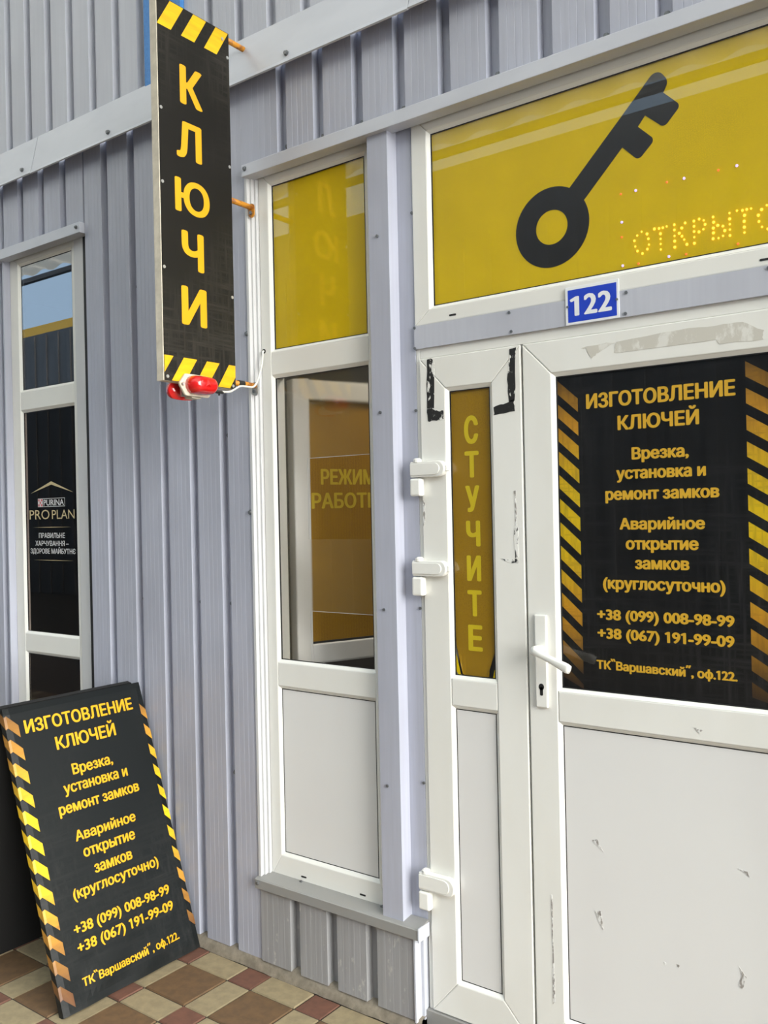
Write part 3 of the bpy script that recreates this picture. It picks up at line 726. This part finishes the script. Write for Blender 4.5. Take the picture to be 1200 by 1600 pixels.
# pet food decal on the dark window
PB2 = wallP(BD-.0006)
DC = thing('window_decal', 'gold and silver pet food advert lettering on the dark left window', 'window decal', (-3.217, YB, 1.28))
mb = MB(); mb.prism(PB2, [(-3.362, 1.560), (-3.216, 1.605), (-3.068, 1.557), (-3.216, 1.592)], 0, .0004); mb.build('roof_chevron', M['gold'], DC)
mb = MB()
for a, b, c, d in ((-3.276, -3.125, 1.5355, 1.5375), (-3.276, -3.125, 1.503, 1.505), (-3.127, -3.125, 1.503, 1.5375)): mb.prism(PB2, rect(a, b, c, d), 0, .0004)
mb.build('box_outline', M['silverprint'], DC)
mb = MB(); mb.prism(PB2, rect(-3.312, -3.278, 1.503, 1.5375), 0, .0003, 0)
for i in range(3):
    for j in range(3):
        if (i+j) % 2 == 0: mb.prism(PB2, rect(-3.309+.0098*i, -3.3006+.0098*i, 1.5055+.0103*j, 1.5145+.0103*j), .0003, .0005, 1)
mb.build('checker_mark', [M['silverprint'], M['redprint']], DC)
lettering(PB2, 'PURINA', -3.272, -3.132, 1.5085, .0245, M['silverprint'], DC, bold=.03)
lettering(PB2, 'PRO', -3.374, -3.232, 1.4535, .040, M['gold'], DC, bold=.0)
lettering(PB2, 'PLAN', -3.215, -3.062, 1.4535, .038, M['gold'], DC, bold=.0)
for a, b, z in ((-3.357, -3.088, 1.4205), (-3.350, -3.078, 1.2875)):
    mb = MB(); mb.prism(PB2, [(a, z), ((a+b)/2, z+.0012), (b, z), ((a+b)/2, z-.0012)], 0, .0004); mb.build('gold_rule', M['gold'], DC)
lettering(PB2, 'ПРАВИЛЬНЕ', -3.310, -3.129, 1.3775, .020, M['silverprint'], DC, bold=.03)
lettering(PB2, 'ХАРЧУВАННЯ –', -3.336, -3.105, 1.346, .020, M['silverprint'], DC, bold=.03)
lettering(PB2, 'ЗДОРОВЕ МАЙБУТНЄ', -3.372, -3.060, 1.3145, .020, M['silverprint'], DC, bold=.03)

DC.location.x += .019
# frosted film of the middle window and the sash that stands open behind it
FF = thing('frosted_film', 'frosted film with two square cut-outs on the clear pane of the middle window', 'window film', (-1.89, YB, .99))
xa, xb, za, zb = rM; xc = -1.829
mb = MB(); mb.prism(PB, [(xa, za), (xc, za), (xc, 1.1505), (xb, 1.1505), (xb, 1.373), (xc, 1.373), (xc, 1.6235), (xb, 1.6235), (xb, zb), (xa, zb)], -.001, 0); mb.build('film_sheet', M['frost'], FF)
for zl, zh in ((za, 1.1505), (1.373, 1.6235)):
    mb = MB(); e = .0008
    mb.prism(PB, [(xc-e, zl), (xc+e, zl), (xc+e, zh-e), (xb, zh-e), (xb, zh+e), (xc-e, zh+e)], .0001, .0004); mb.build('cut_edge', M['silverprint'], FF)
SH = thing('open_sash', 'white inner sash standing open behind the middle window, with a brown opening hours sheet', 'window sash', (-1.963, .10, .955))
ang = math.radians(21.7); PS = frame((-1.963, .10, 0), (math.sin(ang), math.cos(ang), 0), (0, 0, 1))
mb = MB(); sL, sW = .62, .055
for q in ((0, sW, .958, 1.895), (sL-sW, sL, .958, 1.895), (sW, sL-sW, .958, 1.020), (sW, sL-sW, 1.83, 1.895)): mb.prism(PS, rect(*q), -.05, 0)
mb.build('sash_frame', M['sash_white'], SH, bevel=.004)
mb = MB(); mb.prism(PS, rect(sW, sL-sW, 1.020, 1.83), -.02, -.015); mb.build('brown_sheet', M['bfilm'], SH)
g = MB(); g.prism(PS, rect(sW, sL-sW, 1.020, 1.027), -.0149, -.012); g.build('gasket', M['gasket'], SH)
lettering(PS, 'РЕЖИМ', .104, .314, 1.550, .050, M['fletter2'], SH, n=-.0145, bold=.05)
lettering(PS, 'РАБОТЫ', .068, .335, 1.470, .050, M['fletter2'], SH, n=-.0145, bold=.05)

# ------------------------------------------------------------------ hanging sign
XS = -1.985
HS = thing('hanging_sign', 'tall black double sided sign with five amber letters hung out from the wall', 'shop sign', (-2.0, -.27, 1.84))
PH = frame((XS, 0, 0), (0, 1, 0), (0, 0, 1))       # n = +x, towards the door
mb = MB(); mb.box(-2.016, XS-.0015, -.4105, -.1335, 1.838, 2.932); mb.build('sign_box', M['cream'], HS, bevel=.001)
mb = MB(); mb.box(XS-.0015, XS, -.4085, -.1335, 1.8385, 2.9315); mb.build('sign_face', M['signface'], HS)
for ch, a, b, z0, z1 in (('К', -.331, -.245, 2.652, 2.763), ('Л', -.347, -.252, 2.493, 2.599), ('Ю', -.357, -.225, 2.334, 2.430), ('Ч', -.336, -.252, 2.171, 2.281), ('И', -.341, -.245, 2.009, 2.119)):
    lettering(PH, ch, a, b, z0+.002, z1-z0-.004, M['ltr_sign'], HS, bold=.055)
q = [[(-.4085, 2.845), (-.400, 2.862), (-.4085, 2.880)]]; q = []
for k in range(-1, 3):
    a = -.410+.0878*k
    q.append([(a, 2.848), (a+.050, 2.848), (a+.098, 2.930), (a+.048, 2.930)])
for k in range(0, 4):
    a = -.425+.0882*k
    q.append([(a+.0005-.046, 1.840), (a+.049-.046, 1.840), (a+.050, 1.9105), (a, 1.9105)])
def clipy(poly, lo, hi):
    for lim, sg in ((lo, 1), (hi, -1)):
        out = []
        for i in range(len(poly)):
            a, b = poly[i], poly[(i+1) % len(poly)]; ia = sg*(a[0]-lim) >= 0; ib = sg*(b[0]-lim) >= 0
            if ia: out.append(a)
            if ia != ib:
                t = (lim-a[0])/(b[0]-a[0]); out.append((lim, a[1]+(b[1]-a[1])*t))
        poly = out
        if not poly: break
    return poly
for qq in (q[:4], q[4:]):
    qq = [p for p in (clipy(p, -.408, -.134) for p in qq) if len(p) > 2]
    stripes(PH, qq, M['stripe_sign'], HS, [1.0]*len(qq))
for y, z in ((-.402, 2.612), (-.402, 2.402), (-.402, 2.16), (-.141, 2.52), (-.141, 2.12), (-.16, 2.905), (-.141, 2.855), (-.398, 1.85), (-.145, 1.848)):
    mb = MB(); mb.tube([(XS, y, z), (XS+.002, y, z)], .0048, 12); mb.build('screw_washer', M['alu'], HS)
def bracket(z, x=-2.002, flange=True, tape_=False):
    mb = MB(); mb.tube([(x, -.134, z), (x, -.032, z)], .0085, 12)
    o = mb.build('bracket_arm', M['orange'], HS, smooth=True)
    if flange:
        mb = MB(); mb.prism(frame((0, -.030, 0), (1, 0, 0), (0, 0, 1)), rounded([(x-.012, z-.032, .011), (x+.012, z-.032, .011), (x+.012, z+.012, .011), (x-.012, z+.012, .011)]), .0003, .004)
        mb.tube([(x, -.034, z-.018), (x, -.040, z-.018)], .006, 6, 1)
        mb.build('bracket_flange', [M['orange'] if not tape_ else M['alu'], M['screw']], o)
    if tape_:
        mb = MB(); mb.tube([(x, -.108, z), (x, -.084, z)], .0105, 12); mb.build('tape_wrap', M['blacktape'], o)
bracket(2.428); bracket(1.862, tape_=True)
mb = MB(); mb.tube([(-2.002, -.134, 2.922), (-2.002, -.045, 2.922)], .0085, 12); mb.build('bracket_arm', M['orange'], HS, smooth=True)
mb = MB(); mb.box(-2.006, -1.996, -.337, -.318, 1.800, 1.838); mb.build('hanger_clip', M['alu'], HS, bevel=.002)

# red flasher at the foot of the sign
SL = thing('siren_lamp', 'red oval warning lamp on a cream base at the foot of the hanging sign', 'warning lamp', (XS, -.30, 1.82))
PL = frame((XS+.0012, -.297, 1.832), (0, 1, 0), (0, 0, 1))
mb = MB(); mb.prism(PL, rounded([(-.068, .0, .012), (-.044, .032, .01), (.044, .032, .01), (.068, 0, .012), (.044, -.032, .01), (-.044, -.032, .01)]), .0002, .010); mb.build('lamp_base', M['cream'], SL, bevel=.003)
def dome(n0, depth, y0, sgn, name, cz=0.0):
    mb = MB(); rings = 9; seg = 40; vs = []; fs = []
    L, Hh = .050, .0275
    for i in range(rings+1):
        a = (PI/2)*i/rings; sc = math.cos(a)**.55 if i < rings else 0.02; d = math.sin(a)**.8
        for k in range(seg):
            t = 2*PI*k/seg; cx = math.cos(t); sy = math.sin(t)
            x = (L-Hh)*(1 if cx > 0 else -1)*(min(1, abs(cx)*3))*(.5+.5*sc)+Hh*cx*sc; z = Hh*sy*sc
            vs.append(PL(y0+x, cz+z, n0+sgn*depth*d))
    for i in range(rings):
        for k in range(seg): fs.append((i*seg+k, i*seg+(k+1) % seg, (i+1)*seg+(k+1) % seg, (i+1)*seg+k))
    fs.append(tuple(range(rings*seg, (rings+1)*seg))); fs.append(tuple(range(seg-1, -1, -1)))
    mb.add(vs, fs); return mb.build(name, M['red'], SL, smooth=True)
dm = dome(.010, .046, .004, 1, 'red_lens')
mb = MB(); mb.add([PL(-.012, -.010, .054), PL(.012, -.008, .0555), (PL(.0, .014, .0555)), PL(0, 0, .0615)], [(0, 1, 3), (1, 2, 3), (2, 0, 3), (0, 2, 1)]); mb.build('lens_facet', M['red'], dm)
for y in (-.058, .058):
    mb = MB(); mb.tube([PL(y, 0, .0155), PL(y, 0, .018)], .005, 10); mb.build('base_screw', M['alu'], SL)
dome(-.034, .030, -.018, -1, 'red_lens', -.012)
mb = MB(); mb.prism(PL, rounded([(-.016, -.014, .006), (.030, -.014, .006), (.024, -.036, .006), (-.012, -.036, .006)]), -.034, -.002); mb.build('rear_base', M['cream'], SL, bevel=.002)

# cable
cb = thing('power_cable', 'thin white cable looping from the red lamp to the window frame', 'cable', (-1.985, -.15, 1.83))
pts = [(-1.972, -.232, 1.822), (-1.976, -.20, 1.824), (-1.980, -.165, 1.828), (-1.984, -.140, 1.838), (-1.986, -.115, 1.850), (-1.986, -.09, 1.852), (-1.986, -.062, 1.853), (-1.985, -.048, 1.862), (-1.982, -.037, 1.885), (-1.980, -.024, 1.925), (-1.984, -.014, 1.958), (-1.991, -.006, 1.972), (-1.991, -.001, 1.974)]
def smooth_path(p, n=5):
    out = []; p = [Vector(q) for q in p]
    for i in range(len(p)-1):
        a, b, c, d = p[max(i-1, 0)], p[i], p[i+1], p[min(i+2, len(p)-1)]
        for k in range(n):
            t = k/n; out.append(.5*((2*b)+(c-a)*t+(2*a-5*b+4*c-d)*t*t+(3*b-a-3*c+d)*t**3))
    return out+[p[-1]]
mb = MB(); mb.tube(smooth_path(pts), .0032, 10); mb.build('cable_sheath', M['cable'], cb, smooth=True)
mb = MB(); mb.tube(smooth_path([(-1.970, -.252, 1.826), (-1.972, -.228, 1.822), (-1.979, -.195, 1.823)]), .0055, 10); mb.tube([(-1.972, -.214, 1.821), (-1.975, -.212, 1.812)], .003, 8); mb.build('tape_joint', M['blacktape'], cb)
mb = MB(); mb.tube([(-1.991, -.0015, 1.974), (-1.991, -.0004, 1.974)], .0075, 14); mb.build('cable_grommet', M['gasket'], cb)

# ------------------------------------------------------------------ sandwich board
SB = thing('sandwich_board', 'black folding pavement sign with amber text, standing on the tiles by the ribbed wall', 'pavement sign', (-2.45, -.30, 0))
PF = frame((-2.300, -.55, .0), (0, 1, 0), (-.300, 0, .870)); TL = math.hypot(.3, .87)
sl, sr = -.012, .506
def board_panel():
    nx, nz = 26, 44; vs = []; fs = []
    def dz(s, t):     # vinyl wrinkles near the foot
        e = max(0, 1-t/.22); u = s*9+t*22
        e *= min(1, max(0, (s-.02)/.07), max(0, (.475-s)/.05)); return .0035*e*math.sin(u*2.1+1.5*math.sin(s*11))*min(1, t/.03+.3)+.002*e*math.sin(s*31-t*40)
    r = .006
    for j in range(nz+1):
        for i in range(nx+1):
            s = sl+(sr-sl)*i/nx; t = .004+(TL-.004-.004)*j/nz
            edge = min(s-sl, sr-s, TL-.004-t); n = -max(0, r-edge)*.6 if edge < r else 0
            vs.append(PF(s, t, n+dz(s, t)))
    for j in range(nz):
        for i in range(nx):
            a = j*(nx+1)+i; fs.append((a, a+1, a+nx+2, a+nx+1))
    mb = MB(); mb.add(vs, fs)
    loop = [i for i in range(nx+1)]+[j*(nx+1)+nx for j in range(1, nz+1)]+[nz*(nx+1)+i for i in range(nx-1, -1, -1)]+[j*(nx+1) for j in range(nz-1, 0, -1)]
    b = len(mb.v); uv = []
    for q in loop:
        j, i = divmod(q, nx+1); s = sl+(sr-sl)*i/nx; t = .004+(TL-.008)*j/nz; uv.append((s, t)); mb.v.append(tuple(PF(s, t, -.026)))
    k = len(loop)
    for i in range(k): mb.f.append([loop[i], loop[(i+1) % k], b+(i+1) % k, b+i]); mb.mi.append(0)
    mb.f.append([b+i for i in range(k)]); mb.mi.append(0)
    return mb.build('front_panel', M['banner'], SB, smooth=False), dz
fp, bdz = board_panel()
PFw = lambda s, t, n=0: PF(s, t, n+bdz(s, t))
BL = [('ИЗГОТОВЛЕНИЕ', .047, .455, .828, .040), ('КЛЮЧЕЙ', .140, .366, .7555, .040), ('Врезка,', .177, .330, .667, .033), ('установка и', .134, .376, .615, .033), ('ремонт замков', .103, .407, .556, .033),
      ('Аварийное', .139, .368, .466, .031), ('открытие', .155, .351, .412, .033), ('замков', .181, .324, .355, .033), ('(круглосуточно)', .092, .416, .3035, .031), ('+38 (099) 008-98-99', .071, .434, .2065, .030),
      ('+38 (067) 191-99-09', .071, .434, .154, .030), ('ТК``Варшавский´´, оф.122.', .066, .432, .060, .0235)]
for t, a, b, z, c in BL: lettering(PFw, t, a, b, z, c, M['ltr_sign'], SB, bold=.045, n=.0012)
qs, fs = [], []
for k in range(12):
    t0 = .893-.0728*k
    qs.append([(-.006, t0), (-.006, t0-.038), (.0285, t0-.073), (.0285, t0-.035)]); fs.append([fade(p[1], .0, .93) for p in qs[-1]])
    qs.append([(sl-.0008, t0-.004, -.0016) , (sl-.0008, t0-.042, -.0016), (-.006, t0-.038, .0014), (-.006, t0, .0014)]); fs.append([fade(p[1], .0, .93) for p in qs[-1]])
    qs.append([(sl-.0006, t0+.024, -.026), (sl-.0006, t0-.014, -.026), (sl-.0006, t0-.042, -.002), (sl-.0006, t0-.004, -.002)]); fs.append([fade(p[1], .0, .93) for p in qs[-1]])
stripes(PFw, qs, M['stripe_board'], SB, fs, n=.0014)
qs, fs = [], []
for k in range(11):
    t0 = .841-.0706*k
    qs.append([(.483, t0), (.483, t0-.036), (.5045, t0-.060), (.5045, t0-.024)]); fs.append([fade(p[1], .0, .93) for p in qs[-1]])
stripes(PFw, qs, M['stripe_board'], SB, fs, n=.0014)
PBk = frame((-2.822, -.55, 0), (0, 1, 0), (.185, 0, .885))
mb = MB(); mb.prism(PBk, rect(sl, sr, .002, .878, .003), -.02, 0); mb.build('rear_panel', M['blackboard'], SB)
# ------------------------------------------------------------------ rooms behind the glass
def room(name, label, boxes, mt, cat='wall'):
    mb = MB()
    for b in boxes: mb.box(*b)
    o = mb.build(name, mt); tag(o, label, cat, kind='structure')
room('wall_back', 'back wall of the rooms behind the windows', [(-4.9, 1.4, 2.4, 2.45, 0, 2.75)], M['room'])
room('wall_partition', 'dark partition between the two shops', [(-2.55, -2.5, .07, 2.4, 0, 2.75)], M['dark'])
room('wall_side', 'side walls of the rooms behind the windows', [(-4.9, -4.85, .06, 2.4, 0, 2.75), (1.35, 1.4, .06, 2.4, 0, 2.75)], M['dark'])
room('ceiling', 'ceiling of the rooms behind the windows', [(-4.9, 1.4, .03, 2.45, 2.75, 2.8)], M['room'], 'ceiling')
room('floor_inside', 'dark floor of the rooms behind the windows', [(-4.9, 1.4, .075, 2.4, 0, .02)], M['dark'], 'floor')
room('wall_lining', 'inner lining behind the metal cladding', [(-2.93, -2.02, .035, .06, .03, 2.75), (-4.85, -3.452, .035, .06, .03, 2.75), (-4.85, 1.35, .035, .06, 2.562, 2.75), (-1.53, -1.41, .052, .06, .03, 2.56), (-.33, 1.35, .035, .06, .03, 2.56), (-3.452, -2.93, .035, .06, .0, .30), (-2.02, -1.41, .035, .06, .0, .30), (-1.41, -.33, .05, .06, 1.906, 1.969)], M['dark'])

# ------------------------------------------------------------------ the lane opposite: canopy and facing building (lit only by the sky)
def canopy():
    mt = bpy.data.materials.new('translucent_sheet'); mt.use_nodes = True; nt = mt.node_tree; nt.nodes.clear()
    o = nt.nodes.new('ShaderNodeOutputMaterial'); mx = nt.nodes.new('ShaderNodeMixShader'); mx.inputs[0].default_value = .8
    t = nt.nodes.new('ShaderNodeBsdfTranslucent'); t.inputs[0].default_value = (CANOPY_T*1.0, CANOPY_T*.98, CANOPY_T*.95, 1)
    d = nt.nodes.new('ShaderNodeBsdfDiffuse'); d.inputs[0].default_value = (.35, .35, .35, 1)
    t.inputs[0].default_value = (1*CANOPY_T/.8, .96*CANOPY_T/.8, .88*CANOPY_T/.8, 1)
    nt.links.new(d.outputs[0], mx.inputs[1]); nt.links.new(t.outputs[0], mx.inputs[2]); nt.links.new(mx.outputs[0], o.inputs[0])
    mb = MB(); x0, x1, n = -16.0, 3.6, 392; pts = []
    for i in range(n+1):
        x = x0+(x1-x0)*i/n; pts.append((x, .022*math.sin(2*PI*i/8)))
    vs = []; 
    for x, dz in pts: vs += [(x, -4.0, 4.415+dz), (x, -.005, 4.50+dz)]
    mb.add(vs, [(2*i, 2*i+2, 2*i+3, 2*i+1) for i in range(n)])
    o = mb.build('canopy_roof', mt, smooth=True); tag(o, 'translucent corrugated canopy over the walkway', 'canopy', kind='structure')
    md = o.modifiers.new('solid', 'SOLIDIFY'); md.thickness = .002
    mb = MB(); mb.box(-16, 3.6, -3.99, -3.93, 4.300, 4.352)
    o = mb.build('canopy_beam', M['steel']); tag(o, 'steel edge beam of the canopy', 'beam', kind='structure')
    for x in (-12.5, -7.0, -.9, 3.5):
        mb = MB(); mb.box(x-.04, x+.04, -4.0, -3.92, 0, 4.300)
        o = mb.build('canopy_post', M['steel']); tag(o, 'steel post of the canopy edge across the walkway', 'post', kind='structure')
canopy()
mb = MB()
mb.box(-14, -7.3, -8.4, -8.0, 0, 5.76); mb.box(-7.3, 12, -8.4, -8.0, 0, 6.05); mb.box(-30, -14, -8.4, -8.0, 0, 5.14)
for k in range(104): mb.box(-29.8+.4*k, -29.68+.4*k, -8.0, -7.97, 0, 5.1)
o = mb.build('opposite_building', M['opp']); tag(o, 'dark grey ribbed building across the lane', 'building', kind='structure')
mb = MB(); mb.box(-30, -14.02, -8.35, -8.0, 5.14, 5.31); o = mb.build('opposite_sun_strip', M['opp_sunlit']); tag(o, 'roof edge strip of the building across the lane, sunlight painted on as orange', 'fascia', kind='structure')
